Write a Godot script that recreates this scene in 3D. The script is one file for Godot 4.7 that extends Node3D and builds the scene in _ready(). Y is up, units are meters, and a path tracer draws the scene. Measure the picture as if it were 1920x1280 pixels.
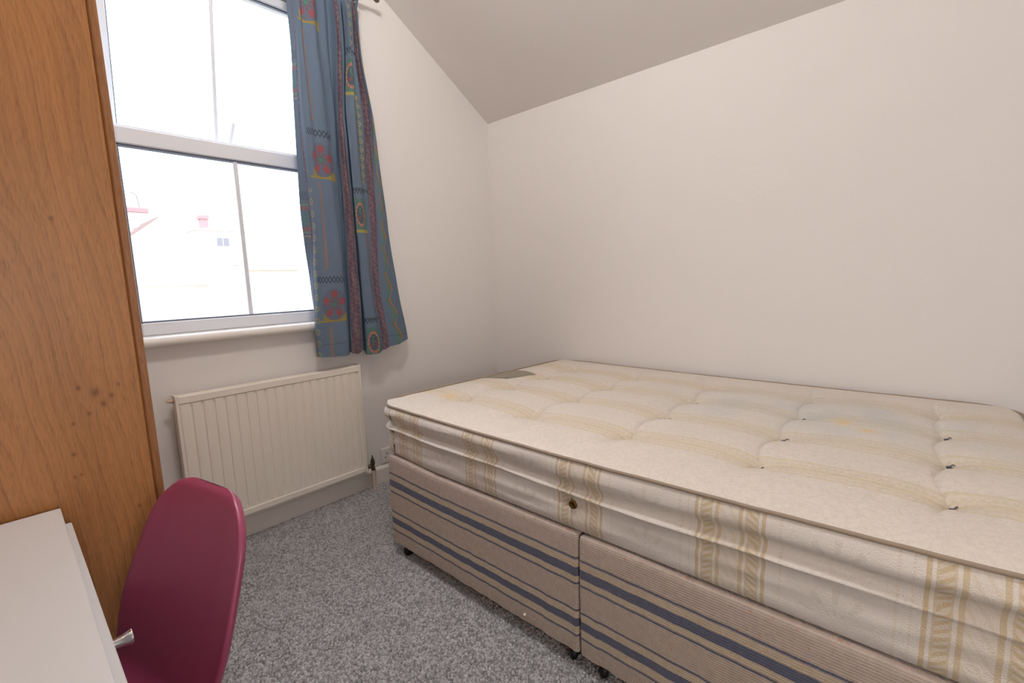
extends Node3D
# A small loft bedroom. Window wall in the plane z = 0, low eaves wall in the plane x = 0, room towards -x and +z.

const SLOPE := 0.615          # rise of the sloped ceiling per metre away from the eaves wall
const EAVES := 2.192
const FLAT := 2.95
const WEST := -2.75
const SOUTH := 4.7
const OPEN_L := -2.05         # window opening
const OPEN_R := -1.08
const OPEN_B := 0.955
const OPEN_T := 2.53
const UNSEEN_LAMP := 2.05          # strength of the unseen ceiling lamp that stands in for bounced flash
const UNSEEN_GLOBE := 0.60         # strength of the unseen globe lamp, also in place of bounced flash
const SKY := 6.0


class MB:
	var v := PackedVector3Array()
	var n := PackedVector3Array()
	var uv := PackedVector2Array()
	var ix := PackedInt32Array()

	func tri(a: Vector3, b: Vector3, c: Vector3, out: Vector3) -> void:
		var nn := (c - a).cross(b - a)
		if nn.length_squared() < 1e-16:
			return
		if nn.dot(out) < 0.0:
			var t := b
			b = c
			c = t
			nn = -nn
		nn = nn.normalized()
		var k := v.size()
		for p in [a, b, c]:
			v.push_back(p)
			n.push_back(nn)
			uv.push_back(Vector2(p.x + p.z, p.y))
		ix.append_array([k, k + 1, k + 2])

	func quad(a: Vector3, b: Vector3, c: Vector3, d: Vector3, out: Vector3) -> void:
		tri(a, b, c, out)
		tri(a, c, d, out)

	# a box with chamfered edges
	func box(lo: Vector3, hi: Vector3, bev := 0.0, xf := Transform3D()) -> MB:
		var c := (lo + hi) / 2.0
		var h := (hi - lo) / 2.0
		var b := minf(bev, minf(h.x, minf(h.y, h.z)) * 0.95)
		var p := func(sx: float, sy: float, sz: float, ax: int) -> Vector3:
			var q := Vector3(h.x - b, h.y - b, h.z - b)
			q[ax] = h[ax]
			return c + Vector3(q.x * sx, q.y * sy, q.z * sz)
		var o := func(w: Vector3) -> Vector3: return xf.basis * w
		for ax in 3:
			var a1 := (ax + 1) % 3
			var a2 := (ax + 2) % 3
			for s in [-1.0, 1.0]:
				var q := []
				for k in [[-1.0, -1.0], [1.0, -1.0], [1.0, 1.0], [-1.0, 1.0]]:
					var sg := Vector3()
					sg[ax] = s
					sg[a1] = k[0]
					sg[a2] = k[1]
					q.push_back(xf * p.call(sg.x, sg.y, sg.z, ax))
				var out := Vector3()
				out[ax] = s
				quad(q[0], q[1], q[2], q[3], o.call(out))
				if b > 0.0:
					# the edge between the faces s*ax and s2*a1
					for s2 in [-1.0, 1.0]:
						var e := []
						for k in [[ax, -1.0], [ax, 1.0], [a1, 1.0], [a1, -1.0]]:
							var sg := Vector3()
							sg[ax] = s
							sg[a1] = s2
							sg[a2] = k[1]
							e.push_back(xf * p.call(sg.x, sg.y, sg.z, k[0]))
						var eo := Vector3()
						eo[ax] = s
						eo[a1] = s2
						quad(e[0], e[1], e[2], e[3], o.call(eo))
		if b > 0.0:
			for sx in [-1.0, 1.0]:
				for sy in [-1.0, 1.0]:
					for sz in [-1.0, 1.0]:
						tri(xf * p.call(sx, sy, sz, 0), xf * p.call(sx, sy, sz, 1), xf * p.call(sx, sy, sz, 2), o.call(Vector3(sx, sy, sz)))
		return self

	# a convex polygon in the xy plane drawn out from z0 to z1
	func prism(poly: Array, z0: float, z1: float) -> MB:
		var mid := Vector2()
		for q in poly:
			mid += q / poly.size()
		for i in poly.size():
			var a: Vector2 = poly[i]
			var b: Vector2 = poly[(i + 1) % poly.size()]
			var o := (a + b) / 2.0 - mid
			var e := b - a
			var side := Vector2(e.y, -e.x)
			if side.dot(o) < 0.0:
				side = -side
			quad(Vector3(a.x, a.y, z0), Vector3(b.x, b.y, z0), Vector3(b.x, b.y, z1), Vector3(a.x, a.y, z1), Vector3(side.x, side.y, 0))
			if i > 0 and i < poly.size() - 1:
				var f: Vector2 = poly[0]
				tri(Vector3(f.x, f.y, z0), Vector3(a.x, a.y, z0), Vector3(b.x, b.y, z0), Vector3(0, 0, -1))
				tri(Vector3(f.x, f.y, z1), Vector3(a.x, a.y, z1), Vector3(b.x, b.y, z1), Vector3(0, 0, 1))
		return self

	# a smooth sheet: rows of points, rows of uvs; closed joins the last column to the first
	func sheet(pts: Array, uvs: Array, closed := false, flip := false) -> MB:
		var rows := pts.size()
		var cols: int = pts[0].size()
		var k := v.size()
		var nn := PackedVector3Array()
		nn.resize(rows * cols)
		for r in rows:
			for c in cols:
				v.push_back(pts[r][c])
				uv.push_back(uvs[r][c] if uvs else Vector2(float(c) / cols, float(r) / rows))
		for r in rows - 1:
			for c in cols - 1:
				var q := [r * cols + c, r * cols + c + 1, (r + 1) * cols + c + 1, (r + 1) * cols + c]
				for t in [[q[0], q[1], q[2]], [q[0], q[2], q[3]]]:
					var i0: int = t[0]
					var i1: int = t[2] if flip else t[1]
					var i2: int = t[1] if flip else t[2]
					var f := (v[k + i2] - v[k + i0]).cross(v[k + i1] - v[k + i0])
					nn[i0] += f
					nn[i1] += f
					nn[i2] += f
					ix.append_array([k + i0, k + i1, k + i2])
		if closed:
			for r in rows:
				var s := nn[r * cols] + nn[r * cols + cols - 1]
				nn[r * cols] = s
				nn[r * cols + cols - 1] = s
		for i in nn.size():
			n.push_back(nn[i].normalized() if nn[i].length_squared() > 1e-20 else Vector3.UP)
		return self

	func tube(path: Array, r: float, seg := 10, closed := false, caps := true) -> MB:
		var pts := []
		var m := path.size()
		var up := Vector3.UP
		for i in m:
			var a: Vector3 = path[(i - 1 + m) % m] if closed else path[maxi(i - 1, 0)]
			var b: Vector3 = path[(i + 1) % m] if closed else path[mini(i + 1, m - 1)]
			var t := (b - a).normalized()
			if absf(t.dot(up)) > 0.95:
				up = Vector3.RIGHT if absf(t.x) < 0.7 else Vector3.BACK
			var s := t.cross(up).normalized()
			var w := s.cross(t).normalized()
			var row := []
			for c in seg + 1:
				var an := TAU * c / seg
				row.push_back(path[i] + (s * cos(an) + w * sin(an)) * r)
			pts.push_back(row)
		if closed:
			pts.push_back(pts[0])
		sheet(pts, [], true, false)
		if caps and not closed:
			for e in [0, m - 1]:
				var t: Vector3 = (path[0] - path[1]) if e == 0 else (path[m - 1] - path[m - 2])
				for c in seg:
					tri(path[e], pts[e][c], pts[e][c + 1], t)
		return self

	# a profile of (radius, height) turned round the y axis of xf
	func lathe(prof: Array, xf: Transform3D, seg := 20) -> MB:
		var pts := []
		for q in prof:
			var row := []
			for c in seg + 1:
				var an := TAU * c / seg
				row.push_back(xf * Vector3(q.x * cos(an), q.y, q.x * sin(an)))
			pts.push_back(row)
		sheet(pts, [], true, false)
		return self

	func mesh(m: Material) -> ArrayMesh:
		var a := []
		a.resize(Mesh.ARRAY_MAX)
		a[Mesh.ARRAY_VERTEX] = v
		a[Mesh.ARRAY_NORMAL] = n
		a[Mesh.ARRAY_TEX_UV] = uv
		a[Mesh.ARRAY_INDEX] = ix
		var am := ArrayMesh.new()
		am.add_surface_from_arrays(Mesh.PRIMITIVE_TRIANGLES, a)
		am.surface_set_material(0, m)
		return am


var M := {}
var taken := {}


func numbered(called: String) -> String:
	if not taken.has(called):
		taken[called] = 0
		return called
	taken[called] += 1
	return "%s_%03d" % [called, taken[called]]


func thing(called: String, label: String, category: String, at := Vector3.ZERO, turn := 0.0, group := "") -> Node3D:
	var o := Node3D.new()
	o.name = numbered(called)
	add_child(o)
	o.position = at
	o.rotation.y = turn
	o.set_meta("label", label)
	o.set_meta("category", category)
	if group:
		o.set_meta("group", group)
	return o


func part(called: String, mb: MB, m: Material, parent: Node3D, label := "") -> MeshInstance3D:
	var o := MeshInstance3D.new()
	o.mesh = mb.mesh(m)
	o.name = called
	if label:
		o.set_meta("label", label)
	parent.add_child(o, true)
	return o


func struct(called: String, mb: MB, m: Material, label: String, category: String) -> MeshInstance3D:
	var o := part(called, mb, m, self, label)
	o.set_meta("kind", "structure")
	o.set_meta("category", category)
	return o


func mat(c: Color, rough := 0.6, metal := 0.0) -> StandardMaterial3D:
	var m := StandardMaterial3D.new()
	m.albedo_color = c
	m.roughness = rough
	m.metallic = metal
	return m


func noise(freq: float, oct := 3, sd := 1, kind := FastNoiseLite.TYPE_SIMPLEX_SMOOTH) -> FastNoiseLite:
	var f := FastNoiseLite.new()
	f.noise_type = kind
	f.frequency = freq
	f.seed = sd
	f.fractal_octaves = oct
	return f


func tex_of(w: int, h: int, f: Callable) -> ImageTexture:
	var b := PackedByteArray()
	b.resize(w * h * 3)
	var k := 0
	for y in h:
		for x in w:
			var c: Color = f.call(x, y)
			b[k] = clampi(int(c.r * 255.0), 0, 255)
			b[k + 1] = clampi(int(c.g * 255.0), 0, 255)
			b[k + 2] = clampi(int(c.b * 255.0), 0, 255)
			k += 3
	return ImageTexture.create_from_image(Image.create_from_data(w, h, false, Image.FORMAT_RGB8, b))


func grey(x: float) -> Color:
	return Color(x, x, x)


func cam_and_light() -> void:
	var cam := Camera3D.new()
	cam.name = "camera"
	add_child(cam)
	cam.position = Vector3(-2.374, 1.152, 2.3)
	cam.rotation_order = EULER_ORDER_YXZ
	cam.rotation = Vector3(deg_to_rad(-7.735), deg_to_rad(-47.95), deg_to_rad(-1.838))
	cam.fov = rad_to_deg(2.0 * atan(640.0 / 868.0))
	cam.near = 0.02
	cam.far = 400.0
	cam.current = true
	var we := WorldEnvironment.new()
	we.name = "world_environment"
	add_child(we)
	var e := Environment.new()
	we.environment = e
	e.background_mode = Environment.BG_SKY
	e.tonemap_mode = Environment.TONE_MAPPER_LINEAR
	e.tonemap_exposure = 1.0
	e.sdfgi_enabled = true
	e.ssao_enabled = true
	e.ssil_enabled = true
	var sky := Sky.new()
	var sm := ProceduralSkyMaterial.new()
	sm.sky_top_color = Color(0.86, 0.92, 1.0)
	sm.sky_horizon_color = Color(0.98, 0.985, 1.0)
	sm.ground_horizon_color = Color(0.7, 0.69, 0.68)
	sm.ground_bottom_color = Color(0.45, 0.44, 0.42)
	sm.sky_energy_multiplier = 1.0
	sm.ground_energy_multiplier = 1.0
	e.background_energy_multiplier = SKY
	sky.sky_material = sm
	e.sky = sky


func _ready() -> void:
	cam_and_light()
	materials()
	room()
	window()
	outside()
	mattress()
	divan()
	wardrobe()
	desk()
	chair()
	radiator()
	curtain()
	curtain_pole()
	socket()
	unseen_ceiling_lamp()
	unseen_globe_lamp()
	carpet()


func materials() -> void:
	M.paint = mat(Color(0.900, 0.880, 0.866), 0.75)
	var pn := noise(0.06, 3, 5)
	var nt := tex_of(256, 256, func(px, py): return grey(0.5 + 0.5 * pn.get_noise_3d(px, py, 0.0)))
	M.paint.heightmap_enabled = true
	M.paint.heightmap_texture = nt
	M.paint.heightmap_scale = 0.06
	M.paint.uv1_triplanar = true
	M.paint.uv1_scale = Vector3(2.0, 2.0, 2.0)
	M.ceiling = M.paint.duplicate()
	M.ceiling.albedo_color = Color(0.885, 0.862, 0.846)
	M.gloss = mat(Color(0.905, 0.88, 0.855), 0.35)
	M.upvc = mat(Color(0.885, 0.895, 0.92), 0.3)
	M.gasket = mat(Color(0.42, 0.44, 0.50), 0.6)
	M.glass = mat(Color(1, 1, 1, 0.04), 0.02)
	M.glass.transparency = BaseMaterial3D.TRANSPARENCY_ALPHA
	M.radiator = mat(Color(0.915, 0.88, 0.835), 0.4)
	M.brass = mat(Color(0.42, 0.32, 0.16), 0.4, 0.9)
	M.oldmetal = mat(Color(0.34, 0.30, 0.22), 0.5, 0.35)
	M.chrome = mat(Color(0.8, 0.8, 0.82), 0.16, 1.0)
	M.black = mat(Color(0.03, 0.03, 0.035), 0.5)
	M.white_board = mat(Color(0.79, 0.78, 0.775), 0.42)
	M.plum = mat(Color(0.58, 0.235, 0.36), 0.4)
	M.plum.clearcoat_enabled = true
	M.plum.clearcoat = 0.35
	M.plum.clearcoat_roughness = 0.25
	M.plastic = mat(Color(0.9, 0.88, 0.87), 0.3)
	M.hole = mat(Color(0.05, 0.045, 0.045), 0.8)


func room() -> void:
	var th := 0.28
	var carpet_base := mat(Color(0.60, 0.595, 0.60), 0.95)
	carpet_base.albedo_texture = tex_of(256, 256, func(_x, _y): return grey(randf_range(0.62, 1.0)))
	carpet_base.uv1_triplanar = true
	carpet_base.uv1_scale = Vector3(1.6, 1.6, 1.6)
	var fl := MB.new()
	fl.box(Vector3(WEST - th, -0.25, -th), Vector3(th, 0.0, SOUTH + th))
	struct("floor", fl, carpet_base, "grey carpeted bedroom floor", "floor")

	var up := func(x: float) -> float: return minf(EAVES - SLOPE * x, FLAT)
	var kink := -(FLAT - EAVES) / SLOPE
	var w := MB.new()
	w.prism([Vector2(WEST, 0), Vector2(OPEN_L, 0), Vector2(OPEN_L, FLAT), Vector2(WEST, FLAT)], -th, 0)
	w.prism([Vector2(OPEN_L, 0), Vector2(OPEN_R, 0), Vector2(OPEN_R, OPEN_B), Vector2(OPEN_L, OPEN_B)], -th, 0)
	w.prism([Vector2(OPEN_L, OPEN_T), Vector2(OPEN_R, OPEN_T), Vector2(OPEN_R, up.call(OPEN_R)), Vector2(kink, FLAT), Vector2(OPEN_L, FLAT)], -th, 0)
	w.prism([Vector2(OPEN_R, 0), Vector2(0, 0), Vector2(0, EAVES), Vector2(OPEN_R, up.call(OPEN_R))], -th, 0)
	struct("wall_north", w, M.paint, "off-white plaster wall with the window in it", "wall")
	w = MB.new().box(Vector3(0, 0, -th), Vector3(th, EAVES, SOUTH + th))
	struct("wall_east", w, M.paint, "low off-white plaster wall behind the bed", "wall")
	w = MB.new().box(Vector3(WEST - th, 0, -th), Vector3(WEST, FLAT, SOUTH + th))
	struct("wall_west", w, M.paint, "off-white plaster wall behind wardrobe and desk", "wall")
	w = MB.new().prism([Vector2(WEST, 0), Vector2(0, 0), Vector2(0, EAVES), Vector2(kink, FLAT), Vector2(WEST, FLAT)], SOUTH, SOUTH + th)
	struct("wall_south", w, M.paint, "off-white plaster wall opposite the window", "wall")
	var c := MB.new()
	c.prism([Vector2(th, EAVES), Vector2(0, EAVES), Vector2(kink, FLAT), Vector2(kink, FLAT + th), Vector2(th, EAVES + th * 0.6)], -th, SOUTH + th)
	c.prism([Vector2(kink, FLAT), Vector2(WEST - th, FLAT), Vector2(WEST - th, FLAT + th), Vector2(kink, FLAT + th)], -th, SOUTH + th)
	struct("ceiling", c, M.ceiling, "off-white sloping loft ceiling", "ceiling")

	# skirting boards, moulded along their top edge
	var prof := [Vector2(0, 0), Vector2(0.016, 0), Vector2(0.016, 0.088), Vector2(0.011, 0.098), Vector2(0.004, 0.102), Vector2(0, 0.102)]
	for s in [["baseboard_north", Vector3(WEST, 0, 0), Vector3.RIGHT, Vector3.BACK, -WEST - 0.016], ["baseboard_east", Vector3(0, 0, 0), Vector3.BACK, Vector3.LEFT, SOUTH], ["baseboard_west", Vector3(WEST, 0, 0.016), Vector3.BACK, Vector3.RIGHT, SOUTH - 0.016], ["baseboard_south", Vector3(WEST + 0.016, 0, SOUTH), Vector3.RIGHT, Vector3.FORWARD, -WEST - 0.032]]:
		var b := MB.new()
		var along: Vector3 = s[2] * s[4]
		for i in prof.size() - 1:
			var p: Vector3 = s[1] + s[3] * prof[i].x + Vector3.UP * prof[i].y
			var q: Vector3 = s[1] + s[3] * prof[i + 1].x + Vector3.UP * prof[i + 1].y
			var d: Vector3 = q - p
			var out: Vector3 = s[3] * d.y + Vector3.UP * -d.dot(s[3])
			b.quad(p, q, q + along, p + along, out if i > 0 else Vector3.DOWN)
		for e in [Vector3.ZERO, along]:
			for i in range(1, prof.size() - 1):
				var p0: Vector3 = s[1] + e
				b.tri(p0, p0 + s[3] * prof[i].x + Vector3.UP * prof[i].y, p0 + s[3] * prof[i + 1].x + Vector3.UP * prof[i + 1].y, s[2] * (1.0 if e == along else -1.0))
		struct(s[0], b, M.gloss, "white painted skirting board", "skirting board")


func window() -> void:
	var win := Node3D.new()
	win.name = "window_1"
	win.set_meta("kind", "structure")
	win.set_meta("label", "white framed window with its upper casement pushed open")
	win.set_meta("category", "window")
	add_child(win)
	var z0 := -0.115
	var z1 := -0.05
	# outer frame: two jambs, head, bottom rail, transom
	for j in [[OPEN_L, OPEN_L + 0.062], [OPEN_R - 0.062, OPEN_R]]:
		part("jamb", MB.new().box(Vector3(j[0], OPEN_B + 0.012, z0), Vector3(j[1], OPEN_T, z1), 0.004), M.upvc, win)
	part("head_rail", MB.new().box(Vector3(OPEN_L + 0.062, OPEN_T - 0.04, z0), Vector3(OPEN_R - 0.062, OPEN_T, z1), 0.004), M.upvc, win)
	part("bottom_rail", MB.new().box(Vector3(OPEN_L + 0.062, OPEN_B + 0.012, z0), Vector3(OPEN_R - 0.062, 1.02, z1), 0.004), M.upvc, win)
	var tr := part("transom", MB.new().box(Vector3(OPEN_L + 0.062, 1.716, z0), Vector3(OPEN_R - 0.062, 1.780, z1), 0.004), M.upvc, win)
	part("transom_edge", MB.new().box(Vector3(OPEN_L + 0.062, 1.780, z0), Vector3(OPEN_R - 0.062, 1.791, z1 - 0.02), 0.003), M.upvc, tr)
	# lower fixed light: gasket, pane and the bar inside it
	var gl := OPEN_L + 0.062
	var gr := OPEN_R - 0.062
	var g := MB.new()
	for b in [[gl, 1.02, gl + 0.006, 1.716], [gr - 0.006, 1.02, gr, 1.716], [gl, 1.02, gr, 1.026], [gl, 1.710, gr, 1.716]]:
		g.box(Vector3(b[0], b[1], -0.095), Vector3(b[2], b[3], -0.058), 0.001)
	part("gasket", g, M.gasket, win)
	part("pane", MB.new().box(Vector3(gl, 1.02, -0.082), Vector3(gr, 1.716, -0.078)), M.glass, win)
	part("glazing_bar", MB.new().box(Vector3(-1.583, 1.022, -0.0775), Vector3(-1.565, 1.714, -0.06), 0.003), M.upvc, win)
	# upper casement, hinged along its top and pushed outwards
	var cas := Node3D.new()
	cas.name = "casement"
	win.add_child(cas, true)
	cas.position = Vector3(0, OPEN_T - 0.042, -0.085)
	cas.rotation.x = deg_to_rad(12.0)
	var hh := -0.705
	for j in [[gl + 0.002, gl + 0.034], [gr - 0.034, gr - 0.002]]:
		part("stile", MB.new().box(Vector3(j[0], hh, -0.03), Vector3(j[1], 0, 0.025), 0.004), M.upvc, cas)
	part("top_rail", MB.new().box(Vector3(gl + 0.034, -0.036, -0.03), Vector3(gr - 0.034, 0, 0.025), 0.004), M.upvc, cas)
	part("bottom_rail", MB.new().box(Vector3(gl + 0.034, hh, -0.03), Vector3(gr - 0.034, hh + 0.03, 0.025), 0.004), M.upvc, cas)
	g = MB.new()
	for b in [[gl + 0.034, hh + 0.03, gl + 0.039, -0.036], [gr - 0.039, hh + 0.03, gr - 0.034, -0.036], [gl + 0.034, hh + 0.03, gr - 0.034, hh + 0.034], [gl + 0.034, -0.041, gr - 0.034, -0.036]]:
		g.box(Vector3(b[0], b[1], -0.015), Vector3(b[2], b[3], 0.012), 0.001)
	part("gasket", g, M.gasket, cas)
	part("pane", MB.new().box(Vector3(gl + 0.034, hh + 0.03, -0.004), Vector3(gr - 0.034, -0.036, 0.0)), M.glass, cas)
	part("glazing_bar", MB.new().box(Vector3(-1.598, hh + 0.03, 0.001), Vector3(-1.583, -0.036, 0.012), 0.003), M.upvc, cas)
	var hd := MB.new()
	hd.box(Vector3(-1.562, hh + 0.004, 0.025), Vector3(-1.534, hh + 0.03, 0.04), 0.004)
	var pv := Vector3(-1.548, hh + 0.02, 0.04)
	hd.box(Vector3(-0.008, -0.008, -0.004), Vector3(0.008, 0.105, 0.006), 0.004, Transform3D(Basis(Vector3.BACK, -0.2), pv))
	part("handle", hd, M.upvc, cas)
	# sill with a rounded nose
	var pts := []
	for x in [OPEN_L - 0.035, OPEN_R + 0.035]:
		var row := []
		row.push_back(Vector3(x, OPEN_B - 0.03, 0.0))
		row.push_back(Vector3(x, OPEN_B - 0.03, 0.028))
		for i in 9:
			var an := -PI / 2 + PI * i / 8.0
			row.push_back(Vector3(x, OPEN_B - 0.009 + sin(an) * 0.021, 0.028 + cos(an) * 0.021))
		row.push_back(Vector3(x, OPEN_B + 0.012, 0.0))
		pts.push_back(row)
	var si := MB.new().sheet(pts, [], false, false)
	for r in 2:
		for i in range(1, pts[0].size() - 1):
			si.tri(pts[r][0], pts[r][i], pts[r][i + 1], Vector3.LEFT if r == 0 else Vector3.RIGHT)
	si.box(Vector3(OPEN_L, OPEN_B - 0.0, z0), Vector3(OPEN_R, OPEN_B + 0.012, 0.002))
	part("window_sill", si, M.gloss, win, "white window sill with a rounded front edge")


func outside() -> void:
	var wall_m := mat(Color(0.9, 0.87, 0.82), 0.9)
	var tile_m := mat(Color(0.57, 0.475, 0.455), 0.9)
	var brick_m := mat(Color(0.66, 0.50, 0.50), 0.9)
	var pot_m := mat(Color(0.75, 0.5, 0.4), 0.9)
	var gut := mat(Color(0.72, 0.64, 0.62), 0.7)
	var dark := mat(Color(0.50, 0.49, 0.51), 0.5)
	var gm := mat(Color(0.5, 0.5, 0.47), 0.95)
	var gmb := MB.new().box(Vector3(-40, -6.4, -90), Vector3(60, -6.0, -1.5))
	var go := part("ground", gmb, gm, self, "pale ground far below the window")
	go.set_meta("kind", "structure")
	go.set_meta("category", "ground")
	var at := func(dx: float, dy: float, d: float) -> Vector3: return Vector3(-2.374 + dx * d, 1.152 + dy * d, 2.3 - d)

	# nearer house: a hipped roof whose tiled left slope shows, and its stack
	var h := thing("house", "pale house with tiled roof slope nearest the wardrobe edge, seen through the window", "house")
	var ap: Vector3 = at.call(0.206, 0.123, 24.0)
	var y_e := 1.3
	part("wall", MB.new().box(Vector3(ap.x - 3.2, -6.0, ap.z - 5.0), Vector3(ap.x + 4.0, y_e, ap.z - 0.2)), wall_m, h)
	var rf := MB.new()
	var steps := 14
	for i in steps:
		var t0 := float(i) / steps
		var t1 := float(i + 1) / steps
		var a := Vector3(ap.x - 3.5 * (1 - t0), y_e + (ap.y - y_e) * t0, 0)
		var b := Vector3(ap.x - 3.5 * (1 - t1), y_e + (ap.y - y_e) * t1, 0)
		rf.prism([Vector2(a.x, a.y), Vector2(b.x, b.y), Vector2(b.x, b.y + 0.05), Vector2(a.x, a.y + 0.11)], ap.z - 5.2, ap.z + 0.15)
		var a2 := Vector3(ap.x + 4.3 * (1 - t0), y_e + (ap.y - y_e) * t0, 0)
		var b2 := Vector3(ap.x + 4.3 * (1 - t1), y_e + (ap.y - y_e) * t1, 0)
		rf.prism([Vector2(a2.x, a2.y), Vector2(b2.x, b2.y), Vector2(b2.x, b2.y + 0.05), Vector2(a2.x, a2.y + 0.11)], ap.z - 5.2, ap.z - 0.4)
	part("roof", rf, tile_m, h)
	part("gable", MB.new().prism([Vector2(ap.x - 3.4, y_e), Vector2(ap.x + 4.3, y_e), Vector2(ap.x, ap.y + 0.06)], ap.z - 4.8, ap.z - 0.05), wall_m, h)
	var c0: Vector3 = at.call(0.160, 0.130, 26.0)
	var c1: Vector3 = at.call(0.195, 0.138, 26.0)
	var ch := part("chimney", MB.new().box(Vector3(c0.x + 0.06, 1.0, c0.z - 0.7), Vector3(c1.x - 0.06, c0.y, c0.z), 0.01), wall_m, h)
	part("chimney_cap", MB.new().box(Vector3(c0.x, c0.y, c0.z - 0.76), Vector3(c1.x, c1.y, c0.z + 0.06), 0.02), brick_m, ch)
	part("aerial", MB.new().tube([at.call(0.183, 0.138, 26.2), at.call(0.181, 0.158, 26.2), at.call(0.174, 0.163, 26.2)], 0.03, 6), mat(Color(0.5, 0.5, 0.5), 0.5), ch)

	# house further right: stack, dark window, eaves
	h = thing("house", "pale house with small dark window and slim chimney, right of the tiled roof", "house")
	var w0: Vector3 = at.call(0.291, 0.077, 30.0)
	var w1: Vector3 = at.call(0.314, 0.094, 30.0)
	part("wall", MB.new().box(Vector3(w0.x - 0.9, -6.0, w0.z - 6.0), Vector3(w0.x + 2.1, w1.y + 0.35, w0.z)), wall_m, h)
	var r2 := MB.new()
	r2.prism([Vector2(w0.x - 1.0, w1.y + 0.35), Vector2(w0.x + 2.2, w1.y + 0.35), Vector2(w0.x + 0.55, w1.y + 0.75)], w0.z - 6.1, w0.z + 0.1)
	part("roof", r2, mat(Color(0.86, 0.8, 0.74), 0.9), h)
	var wd := part("window", MB.new().box(Vector3(w0.x, w0.y, w0.z), Vector3(w1.x, w1.y, w0.z + 0.04), 0.01), mat(Color(0.86, 0.86, 0.86), 0.5), h)
	for k in 2:
		var xa := lerpf(w0.x, w1.x, 0.06 + 0.47 * k)
		part("pane", MB.new().box(Vector3(xa, w0.y + 0.03, w0.z + 0.035), Vector3(xa + (w1.x - w0.x) * 0.41, w1.y - 0.03, w0.z + 0.05)), dark, wd)
	var k0: Vector3 = at.call(0.268, 0.126, 31.0)
	var k1: Vector3 = at.call(0.284, 0.133, 31.0)
	ch = part("chimney", MB.new().box(Vector3(k0.x + 0.08, 1.0, k0.z - 0.5), Vector3(k1.x - 0.06, k0.y, k0.z), 0.01), brick_m, h)
	part("chimney_cap", MB.new().box(Vector3(k0.x, k0.y, k0.z - 0.56), Vector3(k1.x, k1.y, k0.z + 0.06), 0.02), brick_m, ch)

	# low extension with a parapet line
	h = thing("house", "low pale building with a thin parapet line, lowest in the window view", "house")
	var g0: Vector3 = at.call(0.312, 0.047, 20.0)
	var g1: Vector3 = at.call(0.44, 0.031, 20.0)
	part("wall", MB.new().box(Vector3(g0.x, -6.0, g0.z - 3.0), Vector3(g1.x, g1.y, g0.z)), wall_m, h)
	part("parapet", MB.new().box(Vector3(g0.x + 0.6, g1.y, g0.z - 3.05), Vector3(g1.x, g1.y + 0.06, g0.z + 0.05), 0.01), mat(Color(0.72, 0.6, 0.5), 0.9), h)
	part("gutter", MB.new().box(Vector3(g0.x, g0.y - 0.12, g0.z - 0.3), Vector3(g0.x + 0.45, g0.y, g0.z + 0.05), 0.02), gut, h)
	part("downpipe", MB.new().tube([Vector3(g0.x + 0.05, g0.y - 0.1, g0.z + 0.05), Vector3(g0.x + 0.05, g0.y - 2.0, g0.z + 0.05)], 0.03, 8), gut, h)


# outline of a rounded rectangle: [point, outward direction, length so far], starting on its front (x = lo.x) side and going to +z
func outline(lo: Vector2, hi: Vector2, r: float, step: float) -> Array:
	var out := []
	var corners := [[Vector2(lo.x + r, hi.y - r), PI], [Vector2(hi.x - r, hi.y - r), PI / 2], [Vector2(hi.x - r, lo.y + r), 0.0], [Vector2(lo.x + r, lo.y + r), -PI / 2]]
	var starts := [Vector2(lo.x, lo.y + r), Vector2(lo.x + r, hi.y), Vector2(hi.x, hi.y - r), Vector2(hi.x - r, lo.y)]
	var dirs := [Vector2(-1, 0), Vector2(0, 1), Vector2(1, 0), Vector2(0, -1)]
	var ends := [Vector2(lo.x, hi.y - r), Vector2(hi.x - r, hi.y), Vector2(hi.x, lo.y + r), Vector2(lo.x + r, lo.y)]
	var s := 0.0
	for k in 4:
		var l: float = starts[k].distance_to(ends[k])
		var m := maxi(2, int(l / step))
		for i in m:
			out.push_back([starts[k].lerp(ends[k], float(i) / m), dirs[k], s + l * i / m])
		s += l
		var q := maxi(4, int(r * PI / 2 / step * 2.0))
		for i in q:
			var an: float = corners[k][1] - PI / 2 * i / q
			var d := Vector2(cos(an), sin(an))
			out.push_back([corners[k][0] + d * r, d, s + r * PI / 2 * i / q])
		s += r * PI / 2
	out.push_back([out[0][0], out[0][1], s])
	return out


const MLO := Vector2(-1.35, 0.597)
const MHI := Vector2(-0.022, 2.56)
const TUFT_X := [-1.088, -0.815, -0.555, -0.300]
const TUFT_Z := [0.876, 1.243, 1.632, 2.000, 2.368]


func rim_y(x: float, z: float) -> float:
	var a := clampf((x - MLO.x) / (MHI.x - MLO.x), 0, 1)
	var b := clampf((z - MLO.y) / (MHI.y - MLO.y), 0, 1)
	var front := lerpf(0.652, 0.664, b) - 0.014 * sin(PI * b)
	var back := lerpf(0.632, 0.640, b) - 0.004 * sin(PI * b)
	return lerpf(front, back, a)


func band(u: float, a: float, b: float) -> float:
	return 1.0 if u >= a and u < b else 0.0


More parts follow.
